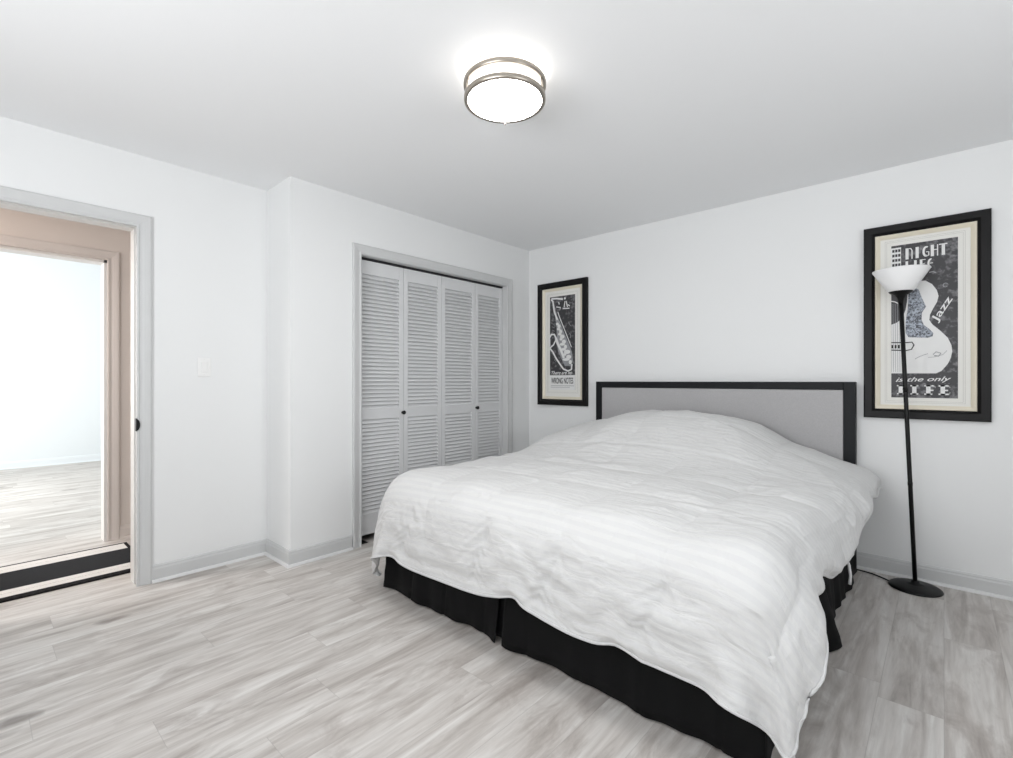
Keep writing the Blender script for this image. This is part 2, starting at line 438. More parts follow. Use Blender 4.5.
# baseboards: profile (out from wall, up)
BP = [(0, 0), (0.013, 0), (0.013, 0.074), (0.010, 0.082), (0.010, 0.090), (0.005, 0.098), (0, 0.098)]
SP = [(0.013, 0.0), (0.028, 0.0), (0.027, 0.007), (0.023, 0.013), (0.013, 0.016)]
def baseboard(name, segs, m=None, ms=None, label=None):
    e = MB(); s2 = MB()
    for p0, p1, side, *ext in segs:
        p0 = Vector(p0); p1 = Vector(p1); d = (p1 - p0).normalized(); a, c = ext or (0, 0)
        e.sweep(BP, p0 - d * a * 0.013, p1 + d * c * 0.013, side=side); s2.sweep(SP, p0 - d * a * 0.028, p1 + d * c * 0.0278, side=side)
    o = e.build(name, m or M_trim); struct(o, label, 'baseboard')
    s2.build('shoe_moulding', ms or M_shoe, o)
    return o
baseboard('baseboard_left', [((XL, DY1 + 0.07, 0), (XL, YC, 0), (1, 0, 0)), ((XL, YF, 0), (XL, DY0 - 0.07, 0), (1, 0, 0))], label='grey baseboard beside the doorway')
baseboard('baseboard_closet', [((XL, YC, 0), (XC, YC, 0), (0, -1, 0), 0, 0.93), ((XC, YC - 0.0005, 0), (XC, CY0 - 0.075, 0), (1, 0, 0), 1.0, 0), ((XC, CY1 + 0.07, 0), (XC, YB, 0), (1, 0, 0))], label='grey baseboard around the closet corner')
baseboard('baseboard_back', [((XC, YB, 0), (XR, YB, 0), (0, -1, 0))], label='grey baseboard below the headboard wall')
baseboard('baseboard_hall', [((HX, EY1 + 0.07, 0), (HX, YC + 0.1, 0), (1, 0, 0))], M_halltrim, M_halltrim, label='beige baseboard in the hall')
baseboard('baseboard_far_room', [((FX, YF, 0), (FX, YB - 0.6, 0), (1, 0, 0))], M_wallfar, M_wallfar, label='white baseboard of the far room')

# casings: face profile across width (a: from opening outward, b: thickness out of wall)
CP = [(0, 0), (0, 0.010), (0.004, 0.014), (0.012, 0.014), (0.015, 0.010), (0.026, 0.011), (0.036, 0.014), (0.050, 0.017), (0.062, 0.018), (0.070, 0.015), (0.070, 0)]
def casing(name, X, nx, y0, y1, zt, m, label, w=1.0):
    b = MB()
    cp = [(a * w, t) for a, t in CP]
    # mitred: build each leg as a sweep with skewed ends
    def leg(pts0, pts1):
        A = [b.bm.verts.new(p) for p in pts0]; B = [b.bm.verts.new(p) for p in pts1]; n = len(A)
        b.bm.faces.new(A); b.bm.faces.new(B[::-1])
        for i in range(n): b.bm.faces.new([A[i], B[i], B[(i + 1) % n], A[(i + 1) % n]])
    leg([(X + nx * t, y1 + a, 0) for a, t in cp], [(X + nx * t, y1 + a, zt + a) for a, t in cp])
    leg([(X + nx * t, y0 - a, 0) for a, t in cp], [(X + nx * t, y0 - a, zt + a) for a, t in cp])
    leg([(X + nx * t, y0 - a, zt + a) for a, t in cp], [(X + nx * t, y1 + a, zt + a) for a, t in cp])
    return struct(b.build(name, m), label, 'door casing')
casing('trim_1', XL, 1, DY0, DY1, DH, M_trim, 'grey casing around the near doorway')
casing('trim_2', HX, 1, EY0, EY1, DH, M_halltrim, 'beige casing around the far doorway')
casing('trim_3', XC, 1, CY0, CY1, CH, M_trim, 'grey casing around the closet doors')
casing('trim_4', XL - T - 0.012, -1, DY0, DY1, DH, M_halltrim, 'beige casing on the hall side of the doorway')
# jambs
b = MB()                                                       # split pocket door jamb
for y0, y1 in ((DY1, DY1 + 0.02),):
    b.box(XL - 0.008, XL, y0, y1, 0, DH + 0.02); b.box(XL - T - 0.011, XL - 0.050, y0, y1, 0, DH + 0.02)
b.box(XL - T - 0.011, XL, DY0 - 0.02, DY0, 0, DH + 0.02)
b.box(XL - 0.008, XL, DY0, DY1, DH, DH + 0.02); b.box(XL - T - 0.011, XL - 0.050, DY0, DY1, DH, DH + 0.02)
struct(b.build('trim_5', M_jamb), 'white split jamb of the pocket door', 'door jamb')
b = MB()
b.box(HX - T, HX, EY1 - 0.018, EY1, 0, DH); b.box(HX - T, HX, EY0, EY0 + 0.018, 0, DH); b.box(HX - T, HX, EY0, EY1, DH - 0.018, DH)
struct(b.build('trim_6', M_jamb), 'jamb of the far doorway', 'door jamb')
b = MB()
b.box(XC - 0.1, XC, CY1, CY1 + 0.015, 0, CH + 0.015); b.box(XC - 0.1, XC, CY0 - 0.015, CY0, 0, CH + 0.015); b.box(XC - 0.1, XC, CY0, CY1, CH, CH + 0.015)
struct(b.build('trim_7', M_trim), 'grey jamb of the closet opening', 'door jamb')

# pocket door slid into the wall, its edge and latch showing
pd = MB().box(XL - 0.046, XL - 0.012, DY1 + 0.065, YC + 0.06, 0.012, DH, 0.002).build('door_3', M_trim)
struct(pd, 'pocket door slid into the wall', 'door')
b = MB(); b.box(XL - 0.042, XL - 0.016, DY1 + 0.0625, DY1 + 0.066, 0.87, 0.96, 0.001)
b.poly([(XL + 0.014, DY1 + 0.0 + 0.015 * math.cos(R(q)), 0.912 + 0.032 * math.sin(R(q))) for q in range(-90, 91, 15)], (0.005, 0, 0))
b.box(XL - 0.012, XL + 0.017, DY1 - 0.003, DY1 + 0.002, 0.876, 0.948, 0.001)
b.build('latch', M_blackmetal, pd, 'black metal latch')

# ------------------------------------------------------------------ closet bi-fold doors
PW = (CY1 - CY0) / 4
XD = XC - 0.052            # front face of the doors
PY = [CY0, 2.250, 2.630, 3.018, CY1]
def louver_panel(parent, k_, label):
    y0 = PY[k_] + 0.0015; y1 = PY[k_ + 1] - 0.0015
    th, st = 0.028, 0.040
    zb, zt = 0.052, 2.028
    zs = [(0.20, 0.880), (0.955, 1.930)]
    f = MB()
    f.box(XD - th, XD, y0, y0 + st, zb, zt, 0.002); f.box(XD - th, XD, y1 - st, y1, zb, zt, 0.002)
    f.box(XD - th, XD - 0.0005, y0 + st, y1 - st, zb, zs[0][0], 0.001)
    f.box(XD - th, XD - 0.0005, y0 + st, y1 - st, zs[0][1], zs[1][0], 0.001)
    f.box(XD - th, XD - 0.0005, y0 + st, y1 - st, zs[1][1], zt, 0.001)
    o = f.build('louvered_panel', M_door, parent)
    s = MB()
    for a, c in zs:
        n = round((c - a) / 0.0287); d = (c - a) / n
        for k in range(n):
            z = a + d * (k + 0.5)
            rot = Matrix.Rotation(R(57), 3, 'Y')
            s.box(XD - th / 2 - 0.018, XD - th / 2 + 0.021, y0 + st - 0.002, y1 - st + 0.002, z - 0.0034, z + 0.0034, 0.0, rot)
    s.build('louver_slats', M_door, o)
    return o
def knob(parent, y, z):
    k = MB()
    prof = [(0.0, 0.030), (0.009, 0.0295), (0.0145, 0.026), (0.016, 0.021), (0.013, 0.016), (0.007, 0.012), (0.006, 0.004), (0.011, 0.002), (0.011, 0.0), (0, 0)]
    k.lathe(prof, n=24)
    for v in k.bm.verts:
        x, yy, zz = v.co; v.co = (XD + zz, y + yy, z + x)
    k.build('knob', M_blackmetal, parent, 'small round black knob')
d1 = empty('door_1', (XD, CY0, 0)); struct(d1, 'left pair of grey louvered bi-fold closet doors', 'closet door')
louver_panel(d1, 0, ''); louver_panel(d1, 1, ''); knob(d1, PY[1] - 0.010, 0.918)
d2 = empty('door_2', (XD, CY0 + 2 * PW, 0)); struct(d2, 'right pair of grey louvered bi-fold closet doors', 'closet door')
louver_panel(d2, 2, ''); louver_panel(d2, 3, ''); knob(d2, PY[3] + 0.014, 0.922)
tr = MB().box(XC - 0.085, XC - 0.045, CY0 + 0.002, CY1 - 0.002, CH - 0.011, CH, 0.001).build('trim_8', M_rail)
struct(tr, 'dark metal track above the closet doors', 'door track')
b = MB()
b.box(XC - 0.10, XC - 0.030, CY0, CY0 + 0.008, 0.0, 0.045, 0.001); b.box(XC - 0.10, XC - 0.030, CY0, CY0 + 0.075, 0.0, 0.004, 0.001)
b.tube([(XC - 0.066, CY0 + 0.03, 0.0), (XC - 0.066, CY0 + 0.03, 0.053)], 0.006, 10)
b.build('pivot_bracket', M_blackmetal, d1)

# ------------------------------------------------------------------ light switch
sy, sz = 0.979, 1.245
b = MB().box(XL, XL + 0.006, sy - 0.036, sy + 0.036, sz - 0.058, sz + 0.058, 0.0025)
sw = b.build('light_switch', M_plastic); tag(sw, 'white rocker light switch on the wall right of the doorway', 'light switch')
b = MB().box(XL + 0.004, XL + 0.0105, sy - 0.0165, sy + 0.0165, sz - 0.034, sz + 0.034, 0.002, Matrix.Rotation(R(3), 3, 'Y'))
b.build('rocker', M_plastic, sw)
for dz in (-0.048, 0.048): MB().tube([(XL + 0.005, sy, sz + dz), (XL + 0.0068, sy, sz + dz)], 0.003, 12).build('screw', M_jamb, sw)

# ------------------------------------------------------------------ ceiling lamp
LX, LY = -1.362, 1.502
fl = empty('ceiling_light', (LX, LY, H))
tag(fl, 'round flush ceiling light with two brushed nickel rings and glowing white drum', 'ceiling light')
def band(r0, r1, z0, z1, e=0.003):
    return [(r0, z0 + e), (r0 + e, z0), (r1 - e, z0), (r1, z0 + e), (r1, z1 - e), (r1 - e, z1), (r0 + e, z1), (r0, z1 - e)]
b = MB().lathe(band(0.152, 0.172, -0.060, -0.038), (LX, LY, H), 72, close=True); b.build('upper_ring', M_nickel, fl)
b = MB().lathe(band(0.153, 0.170, -0.119, -0.097), (LX, LY, H), 72, close=True); b.build('lower_ring', M_nickel, fl)
MB().lathe([(0, 0), (0.150, 0), (0.150, -0.006), (0, -0.006)], (LX, LY, H - 0.001), 48).build('base_plate', M_nickel, fl)
b = MB().lathe([(0.1525, -0.012), (0.1525, -0.115), (0.150, -0.119), (0.12, -0.1225), (0.07, -0.125), (0, -0.126)], (LX, LY, H), 72)
for f in b.bm.faces: f.material_index = 0 if max(v.co.z for v in f.verts) < H - 0.10 else 1
b.build('diffuser', [M_glow, M_glowside], fl)
for k in (17, 247, 67, 197):
    a = R(k)
    c, s_ = math.cos(a), math.sin(a)
    b = MB()
    b.tube([(LX + 0.164 * c, LY + 0.164 * s_, H - 0.056), (LX + 0.164 * c, LY + 0.164 * s_, H - 0.100)], 0.0035, 10)
    b.build('post', M_nickel, fl)
b = MB(); p = Vector((LX - 0.163 * math.sin(YAW), LY + 0.163 * math.cos(YAW), H - 0.117))
b.tube([p, p + Vector((0, 0, -0.010))], 0.005, 12, r2=0.003); b.build('thumb_screw', M_nickel, fl)

# ------------------------------------------------------------------ hall runner rug
b = MB()
rx0, rx1, ry0, ry1 = -4.345, -3.655, -1.40, 0.765
M_rugb = fabric('runner_black_pile', (34, 35, 38), 0.95, 220, 0.6)
M_rugw = fabric('runner_white_stripe', (226, 224, 221), 0.95, 220, 0.5)
M_rugk = fabric('runner_black_border', (14, 12, 13), 0.95, 220, 0.5)
b.box(rx0, rx1, ry0, ry1, 0, 0.009, 0.003)
rug = b.build('runner_rug', M_rugk); tag(rug, 'black runner rug with white border stripes in the hall beyond the doorway', 'rug')
for x0, x1 in ((rx0 + 0.028, rx0 + 0.094), (rx0 + 0.098, rx0 + 0.160), (rx1 - 0.115, rx1 - 0.058), (rx1 - 0.178, rx1 - 0.119)):
    MB().box(x0, x1, ry0 + 0.02, ry1 - 0.022, 0.008, 0.0100, 0.0005).build('white_stripe', M_rugw, rug)
MB().box(rx0 + 0.163, rx1 - 0.181, ry0 + 0.02, ry1 - 0.012, 0.008, 0.0100, 0.0005).build('centre_field', M_rugb, rug)

# ------------------------------------------------------------------ bed
BX0, BX1, BY0, BY1 = -2.25, -0.42, 1.60, 3.60
bed = empty('bed', ((BX0 + BX1) / 2, (BY0 + BY1) / 2, 0))
tag(bed, 'large bed with a grey upholstered headboard in a dark frame', 'bed')
hx0, hx1, hz = -2.232, -0.402, 1.154
hy0, hy1 = 3.630, 3.690
b = MB(); fw = 0.062
b.box(hx0, hx0 + fw * 0.9, hy0, hy1, 0.0, hz, 0.003); b.box(hx1 - fw, hx1, hy0, hy1, 0.0, hz, 0.003)
b.box(hx0 + fw * 0.9, hx1 - fw, hy0, hy1, hz - 0.05, hz, 0.003); b.box(hx0 + fw * 0.9, hx1 - fw, hy0, hy1, 0.25, 0.32, 0.003)
M_hb = mat('charcoal_stained_wood', (20, 22, 25), 0.5, spec=0.22, bump=(40, 0.05, 0.001), mottling=0.15)
hb = b.build('headboard', M_hb, bed)
b = MB(); b.box(hx0 + fw * 0.9, hx1 - fw, hy0 + 0.004, hy1 - 0.004, 0.32, hz - 0.05, 0.006)
b.build('upholstered_panel', M_linen, hb)
b = MB(); b.box(BX0 + 0.02, BX1 - 0.02, BY0 + 0.02, BY1, 0.34, 0.615, 0.05); b.build('mattress', M_tick, bed, smooth=True)
b = MB(); b.box(BX0 + 0.03, BX1 - 0.03, BY0 + 0.03, BY1, 0.12, 0.338, 0.02); b.build('box_spring', M_tick, bed)
for x in (BX0 + 0.12, BX1 - 0.12):
    for y in (BY0 + 0.15, BY1 - 0.12):
        MB().box(x - 0.025, x + 0.025, y - 0.025, y + 0.025, 0, 0.125, 0.004).build('leg', M_black, bed)

# bed skirt: pleated black drop on three sides, split at the mid pleats
def skirt_panel(parent, pts_in, pts_out_fn, n, zt=0.345, zb=0.012):
    """pts_in(t) -> (x, y) and outward normal; wavy sheet with thickness"""
    b = MB(); nz = 8; th = 0.004
    grid = []
    for side in (0, 1):
        g = []
        for j in range(nz + 1):
            v = j / nz; row = []
            for i in range(n + 1):
                t = i / n
                (x, y), (nx, ny), off = pts_out_fn(t, v)
                o = off - side * th
                row.append(b.bm.verts.new((x + nx * o, y + ny * o, zt + (zb - zt) * v)))
            g.append(row)
        grid.append(g)
    for sidx, g in enumerate(grid):
        for j in range(nz):
            for i in range(n):
                f = b.bm.faces.new([g[j][i], g[j][i + 1], g[j + 1][i + 1], g[j + 1][i]]); f.smooth = True
    A, B = grid
    for j in range(nz):
        for i in (0, n):
            b.bm.faces.new([A[j][i], A[j + 1][i], B[j + 1][i], B[j][i]])
    for i in range(n):
        for j in (0, nz):
            b.bm.faces.new([A[j][i], A[j][i + 1], B[j][i + 1], B[j][i]])
    return b.build('skirt_panel', M_skirt, parent)
skirt = MB().box(BX0 + 0.005, BX1 - 0.005, BY0 + 0.005, BY1, 0.3385, 0.3399).build('bed_skirt', M_skirt)
tag(skirt, 'black pleated bed skirt hanging to the floor below the comforter', 'bed skirt')
def wave(s, seed, v, amp=0.018):
    seam = -0.006 * math.exp(-(((s + 9.03) % 0.262 - 0.131) / 0.006) ** 2)
    crump = 0.0035 * math.sin(s * 37 + v * 9 + seed) * math.sin(s * 13 - v * 14)
    return seam + crump + amp * v ** 0.8 * (math.sin(s * 9 + seed) * 0.55 + math.sin(s * 21 + seed * 2.3) * 0.3 + math.sin(s * 43 + seed * 1.7) * 0.22)
def make_foot(x0, x1, seed):
    def fn(t, v):
        x = x0 + (x1 - x0) * t
        endcurl = 0.020 * v * (math.exp(-((t - 1) / 0.06) ** 2) + math.exp(-(t / 0.06) ** 2))
        return (x, BY0), (0, -1), 0.010 + 0.026 * v + wave(x, seed, v, 0.015) + endcurl * 0.6
    skirt_panel(skirt, None, fn, 90)
def make_side(X, nx, y0, y1, seed, flare=0.0):
    def fn(t, v):
        y = y0 + (y1 - y0) * t
        f = flare * v * math.exp(-((t - 1) / 0.12) ** 2)
        return (X, y), (nx, 0), 0.008 + 0.022 * v + wave(y, seed, v, 0.014) + f
    skirt_panel(skirt, None, fn, 80)
make_foot(BX0 - 0.075, -1.462, 0.4); make_foot(-1.425, BX1 + 0.03, 2.1)
make_side(BX1, 1, BY0 - 0.03, 2.535, 1.2, 0.075); make_side(BX1, 1, 2.56, BY1, 3.3)
make_side(BX0 - 0.045, -1, BY0 - 0.03, 2.535, 4.2); make_side(BX0 - 0.045, -1, 2.56, BY1, 5.1)
# inverted pleat backing pieces
MB().box(-1.50, -1.385, BY0 - 0.004, BY0 + 0.0, 0.014, 0.34).build('pleat_backing', M_skirt, skirt)

# ------------------------------------------------------------------ comforter: cloth relaxed over the bed
def value_noise(U, V, su, sv, seed):
    rs = np.random.RandomState(seed); G = rs.rand(64, 64)
    u = U * su + 17.3; v = V * sv + 9.1
    iu = np.floor(u).astype(int); iv = np.floor(v).astype(int); fu = u - iu; fv = v - iv
    fu = fu * fu * (3 - 2 * fu); fv = fv * fv * (3 - 2 * fv)
    g = lambda a, c: G[a % 64, c % 64]
    return (g(iu, iv) * (1 - fu) * (1 - fv) + g(iu + 1, iv) * fu * (1 - fv) + g(iu, iv + 1) * (1 - fu) * fv + g(iu + 1, iv + 1) * fu * fv) * 2 - 1

OFF = 0.026
TOPZ = 0.615
def mound(x, y):
    """height of pillows under the cover above the mattress"""
    xs = np.array([-2.40, -2.25, -2.05, -1.85, -1.67, -1.40, -1.09, -0.90, -0.72, -0.56, -0.42, -0.30])
    hs = np.array([0.07, 0.13, 0.185, 0.235, 0.275, 0.285, 0.270, 0.220, 0.125, 0.065, 0.025, 0.01])
    px = np.interp(x, xs, hs)
    t = np.clip((y - 2.45) / 0.80, 0, 1); py = t * t * (3 - 2 * t)
    belly = 0.03 * np.clip(1 - ((x + 1.35) / 0.95) ** 2, 0, 1) * np.clip(1 - ((y - 2.4) / 1.1) ** 2, 0, 1)
    return px * py + belly
def collide(P):
    x0, x1, y0 = BX0 - 0.055, BX1 + 0.065, BY0 - 0.072
    cx, cy, cz = (x0 + x1) / 2, (y0 + 4.2) / 2, TOPZ / 2
    hx, hy, hz_ = (x1 - x0) / 2, (4.2 - y0) / 2, TOPZ / 2
    r = 0.115
    m = mound(P[..., 0], P[..., 1])
    drop = np.clip((0.56 - P[..., 2]) / 0.36, 0, 1)
    fl_ = 0.085 * drop * np.clip(1 - (P[..., 1] - 1.5) / 1.6, 0, 1) * (P[..., 0] < cx)
    fr_ = 0.065 * np.clip((P[..., 2] - 0.36) / 0.12, 0, 1) * np.clip((P[..., 1] - 2.2) / 0.8, 0, 1) * (P[..., 0] > cx)
    fr_ = fr_ + 0.075 * np.exp(-((P[..., 1] - 1.68) / 0.11) ** 2 - ((P[..., 2] - 0.36) / 0.13) ** 2) * (P[..., 0] > cx)
    q = np.stack([P[..., 0] - cx + fl_ - fr_, P[..., 1] - cy, P[..., 2] - cz - m], -1)
    a = np.abs(q) - np.array([hx - r, hy - r, hz_ - r])
    ao = np.maximum(a, 0)
    ln = np.sqrt((ao ** 2).sum(-1))
    inside = np.minimum(a.max(-1), 0)
    sd = ln + inside - r
    pen = OFF - sd
    hit = pen > 0
    n = np.where(ln[..., None] > 1e-6, ao / np.maximum(ln, 1e-6)[..., None], (a == a.max(-1, keepdims=True)).astype(float))
    n = n * np.sign(q)
    P += n * np.where(hit, pen, 0)[..., None]
    return hit

HEM_FOOT = ((-2.62, -2.36, -2.2, -2.02, -1.86, -1.6, -1.46, -1.3, -1.2, -1.03, -0.9, -0.83, -0.73, -0.5, -0.35, -0.2, -0.06),
            (0.17, 0.13, 0.095, 0.05, 0.045, 0.04, 0.05, 0.095, 0.065, 0.045, 0.055, 0.085, 0.065, 0.075, 0.10, 0.10, 0.09))
HEM_RIGHT = ((1.2, 1.4, 1.54, 1.70, 1.87, 2.00, 2.12, 2.3, 2.5, 2.7, 2.9, 3.05, 3.2, 3.35, 3.5, 3.66),
             (0.05, 0.05, 0.06, 0.03, 0.13, 0.09, 0.16, 0.08, 0.03, 0.08, 0.12, 0.09, 0.13, 0.08, 0.11, 0.09))
def simulate():
    ds = 0.021
    u0, u1 = BX0 - 0.36, BX1 + 0.36      # cloth in X before it falls
    v0, v1 = BY0 - 0.40, 3.60 + 0.06
    nu = int((u1 - u0) / ds) + 1; nv = int((v1 - v0) / ds) + 1
    U, V = np.meshgrid(np.arange(nu) * ds + u0, np.arange(nv) * ds + v0, indexing='ij')
    P = np.zeros((nu, nv, 3)); P[..., 0] = U; P[..., 1] = V
    # slack: pull the sheet together a little so that it ripples
    P[..., 0] = -1.33 + (U + 1.33) * 0.992 + 0.012 * value_noise(U, V, 3, 2.2, 3)
    P[..., 1] = 3.60 + (V - v1) * 0.985 + 0.012 * value_noise(U, V, 2.4, 3, 4)
    P[..., 2] = TOPZ + OFF + mound(P[..., 0], P[..., 1]) + 0.012 + 0.010 * value_noise(U, V, 5, 5, 5)
    # head end row is tucked straight against the headboard
    # right edge of the cloth runs unevenly
    Q = P.copy()
    # the cover is not laid square: cloth coordinates shrink or grow towards the hems
    Uc, Vc = U.copy(), V.copy()
    fs = np.interp(U[:, :1], HEM_FOOT[0], HEM_FOOT[1]); Vc += fs * np.clip(1 - (V - v0) / 0.40, 0, 1)
    rs_ = np.interp(V[:1, :], HEM_RIGHT[0], HEM_RIGHT[1]); Uc -= rs_ * np.clip(1 - (u1 - U) / 0.34, 0, 1)
    P[..., 0] += (Uc - U) * 0.9; P[..., 1] += (Vc - V) * 0.9; Q = P.copy()
    rest = ds
    dt = 1 / 60.0; g = np.array([0, 0, -9.8]) * dt * dt * 0.6
    def con(A, B, r, k):
        d = B - A; l = np.sqrt((d * d).sum(-1, keepdims=True)) + 1e-9
        c = d * (0.5 * k * (l - r) / l)
        A += c; B -= c
    def rows(ax, step, r, k):
        for s in range(2):
            idx = [np.arange(s * step + o, P.shape[ax] - step, 2 * step) for o in range(step)]
            i = np.concatenate(idx)
            if len(i) == 0: continue
            if ax == 0:
                if step == 1: r = (Uc[i + step] - Uc[i])[..., None]
                A = P[i]; B = P[i + step]; con(A, B, r, k); P[i] = A; P[i + step] = B
            else:
                if step == 1: r = (Vc[:, i + step] - Vc[:, i])[..., None]
                A = P[:, i]; B = P[:, i + step]; con(A, B, r, k); P[:, i] = A; P[:, i + step] = B
    def diag(k):
        r = rest * math.sqrt(2)
        for s in range(2):
            A = P[s:-1:2, :-1]; B = P[s + 1::2, 1:]
            n = min(len(A), len(B)); a = A[:n].copy(); b_ = B[:n].copy(); con(a, b_, r, k); P[s:-1:2, :-1][:n] = a; P[s + 1::2, 1:][:n] = b_
            A = P[s:-1:2, 1:]; B = P[s + 1::2, :-1]
            n = min(len(A), len(B)); a = A[:n].copy(); b_ = B[:n].copy(); con(a, b_, r, k); P[s:-1:2, 1:][:n] = a; P[s + 1::2, :-1][:n] = b_
    def limit(ax, step, r):
        # never longer than the cloth between two far points
        for s in range(2):
            idx = [np.arange(s * step + o, P.shape[ax] - step, 2 * step) for o in range(step)]
            i = np.concatenate(idx)
            if len(i) == 0: continue
            if ax == 0: A = P[i]; B = P[i + step]; r = (Uc[i + step] - Uc[i])[..., None]
            else: A = P[:, i]; B = P[:, i + step]; r = (Vc[:, i + step] - Vc[:, i])[..., None]
            d = B - A; l = np.sqrt((d * d).sum(-1, keepdims=True)) + 1e-9
            c = d * (0.5 * np.maximum(l - r, 0) / l); A += c; B -= c
            if ax == 0: P[i] = A; P[i + step] = B
            else: P[:, i] = A; P[:, i + step] = B
    steps = 230
    for it in range(steps):
        vel = (P - Q) * (0.975 if it < steps * 0.75 else 0.88)
        sp = np.sqrt((vel ** 2).sum(-1, keepdims=True)); vel *= np.minimum(1, 0.03 / np.maximum(sp, 1e-9))
        Q = P.copy(); P += vel + g
        for _ in range(7):
            limit(0, 12, rest * 12); limit(1, 12, rest * 12); limit(0, 4, rest * 4); limit(1, 4, rest * 4)
            rows(0, 1, rest, 1.0); rows(1, 1, rest, 1.0)
            diag(0.25)
            rows(0, 3, rest * 3, 0.16); rows(1, 3, rest * 3, 0.16)
        hit = collide(P)
        P[..., 1] = np.minimum(P[..., 1], 3.605)
        P[..., 2] = np.maximum(P[..., 2], 0.05)
        # friction
        f = 0.55
        P[hit, :2] = Q[hit, :2] + (P[hit, :2] - Q[hit, :2]) * (1 - f)
    return U, V, P

def upsample(A):
    """double the resolution along both axes (cubic midpoint)"""
    for ax in (0, 1):
        A = np.swapaxes(A, 0, ax)
        E = np.concatenate([2 * A[:1] - A[1:2], A, 2 * A[-1:] - A[-2:-1]])
        mid = (-E[:-3] + 9 * E[1:-2] + 9 * E[2:-1] - E[3:]) / 16
        out = np.empty((2 * A.shape[0] - 1,) + A.shape[1:]); out[0::2] = A; out[1::2] = mid
        A = np.swapaxes(out, 0, ax)
    return A

def build_comforter():
    U, V, P = simulate()
    for _ in range(2):      # light smoothing of grid noise
        S = P.copy()
        S[1:-1] = 0.5 * P[1:-1] + 0.25 * (P[2:] + P[:-2]); P = S.copy()
        S[:, 1:-1] = 0.5 * P[:, 1:-1] + 0.25 * (P[:, 2:] + P[:, :-2]); P = S
    P = upsample(P); U = upsample(U[..., None])[..., 0]; V = upsample(V[..., None])[..., 0]
    dU = np.gradient(P, axis=0); dV = np.gradient(P, axis=1)
    W_ = P.copy()
    for _ in range(10):
        W_[1:-1] = 0.5 * W_[1:-1] + 0.25 * (W_[2:] + W_[:-2]); W_[:, 1:-1] = 0.5 * W_[:, 1:-1] + 0.25 * (W_[:, 2:] + W_[:, :-2])
    dU = np.gradient(W_, axis=0); dV = np.gradient(W_, axis=1)
    Nn = np.cross(dU, dV); Nn /= np.maximum(np.linalg.norm(Nn, axis=-1, keepdims=True), 1e-9)
    # quilted boxes: puffed fields between stitched lines
    q = 0.40
    su = np.abs(np.sin(PI * (U - U.min() + 0.06) / q)); sv = np.abs(np.sin(PI * (V - 1.66) / q))
    puff = 0.018 * (su ** 0.42 * sv ** 0.42)
    cre = 0.0
    mask = np.clip(value_noise(U, V, 2.1, 2.1, 31) * 1.3 + 0.45, 0.12, 1)
    for k, (a, c, s) in enumerate(((4, 3, 11), (3.2, 7, 12), (9, 5, 13), (8, 15, 14))):
        amp = (0.008, 0.005, 0.0034, 0.0026)[k]
        W1 = value_noise(U, V, 2.2, 2.2, 20 + k) * 0.25
        n = value_noise(U + W1, V + W1 * 0.7, a, c, s)
        cre = cre + amp * (1 - 2 * np.abs(n) ** 0.8) * (mask if k else 1.0)
    # puckered seams running down the foot drop
    for uc, wd in ((-2.02, 0.07), (-1.50, 0.08), (-1.12, 0.08), (-0.70, 0.07)):
        uu = U - uc - 0.05 * np.sin(V * 9)
        g_ = np.exp(-(uu / wd) ** 2) * np.clip((1.62 - V) / 0.12, 0, 1)
        pk = value_noise(U + 0.3 * (V - 1.3), V + 1.2 * np.abs(uu), 5, 21, 41)
        cre = cre + 0.009 * g_ * (1 - 2 * np.abs(pk) ** 0.8) - 0.010 * np.exp(-(uu / 0.022) ** 2) * np.clip((1.6 - V) / 0.12, 0, 1)
    D = puff + cre
    edge = np.minimum(np.minimum(U - U.min(), U.max() - U), np.minimum(V - V.min(), V.max() - V))
    fold = np.linalg.norm(np.cross(np.gradient(W_, axis=0), np.gradient(W_, axis=1)), axis=-1) / (0.0105 ** 2)
    D = D * np.clip(edge / 0.05, 0.15, 1) * np.clip((fold - 0.35) / 0.4, 0.1, 1)
    P = P + Nn * D[..., None]
    nu, nv = U.shape
    me = bpy.data.meshes.new('comforter')
    idx = np.arange(nu * nv).reshape(nu, nv)
    F = np.stack([idx[:-1, :-1], idx[1:, :-1], idx[1:, 1:], idx[:-1, 1:]], -1).reshape(-1, 4)
    me.from_pydata(P.reshape(-1, 3).tolist(), [], F.tolist())
    uvl = me.uv_layers.new(name='UVMap')
    uvs = np.stack([U.reshape(-1), V.reshape(-1)], -1)[F.reshape(-1)]
    uvl.data.foreach_set('uv', uvs.reshape(-1).astype(np.float32))
    me.polygons.foreach_set('use_smooth', [True] * len(me.polygons))
    me.materials.append(M_comf)
    o = bpy.data.objects.new('comforter', me); COL.objects.link(o)
    md = o.modifiers.new('loft', 'SOLIDIFY'); md.thickness = 0.016; md.offset = -1
    tag(o, 'rumpled white striped comforter spread over the bed and heaped pillows', 'comforter')
    return o, U, V, P
comf, CU, CV, CPn = build_comforter()
# piped hem round the free edges
hp = np.concatenate([CPn[0, ::-1][::2], CPn[:, 0][::2], CPn[-1, :][::2]])
MB().tube([tuple(p) for p in hp], 0.0055, 6).build('piped_hem', M_comf, comf)
# tie hanging from the right hem
j = int(np.argmin(np.abs(CPn[-1, :, 1] - 2.50))); p = Vector(CPn[-1, j])
MB().tube([p + Vector((0, 0, 0.01)), p + Vector((0.012, -0.004, -0.02)), p + Vector((0.018, -0.012, -0.06)), p + Vector((0.016, -0.02, -0.095))], 0.005, 8, r2=0.006).build('corner_tie', M_comf, comf)

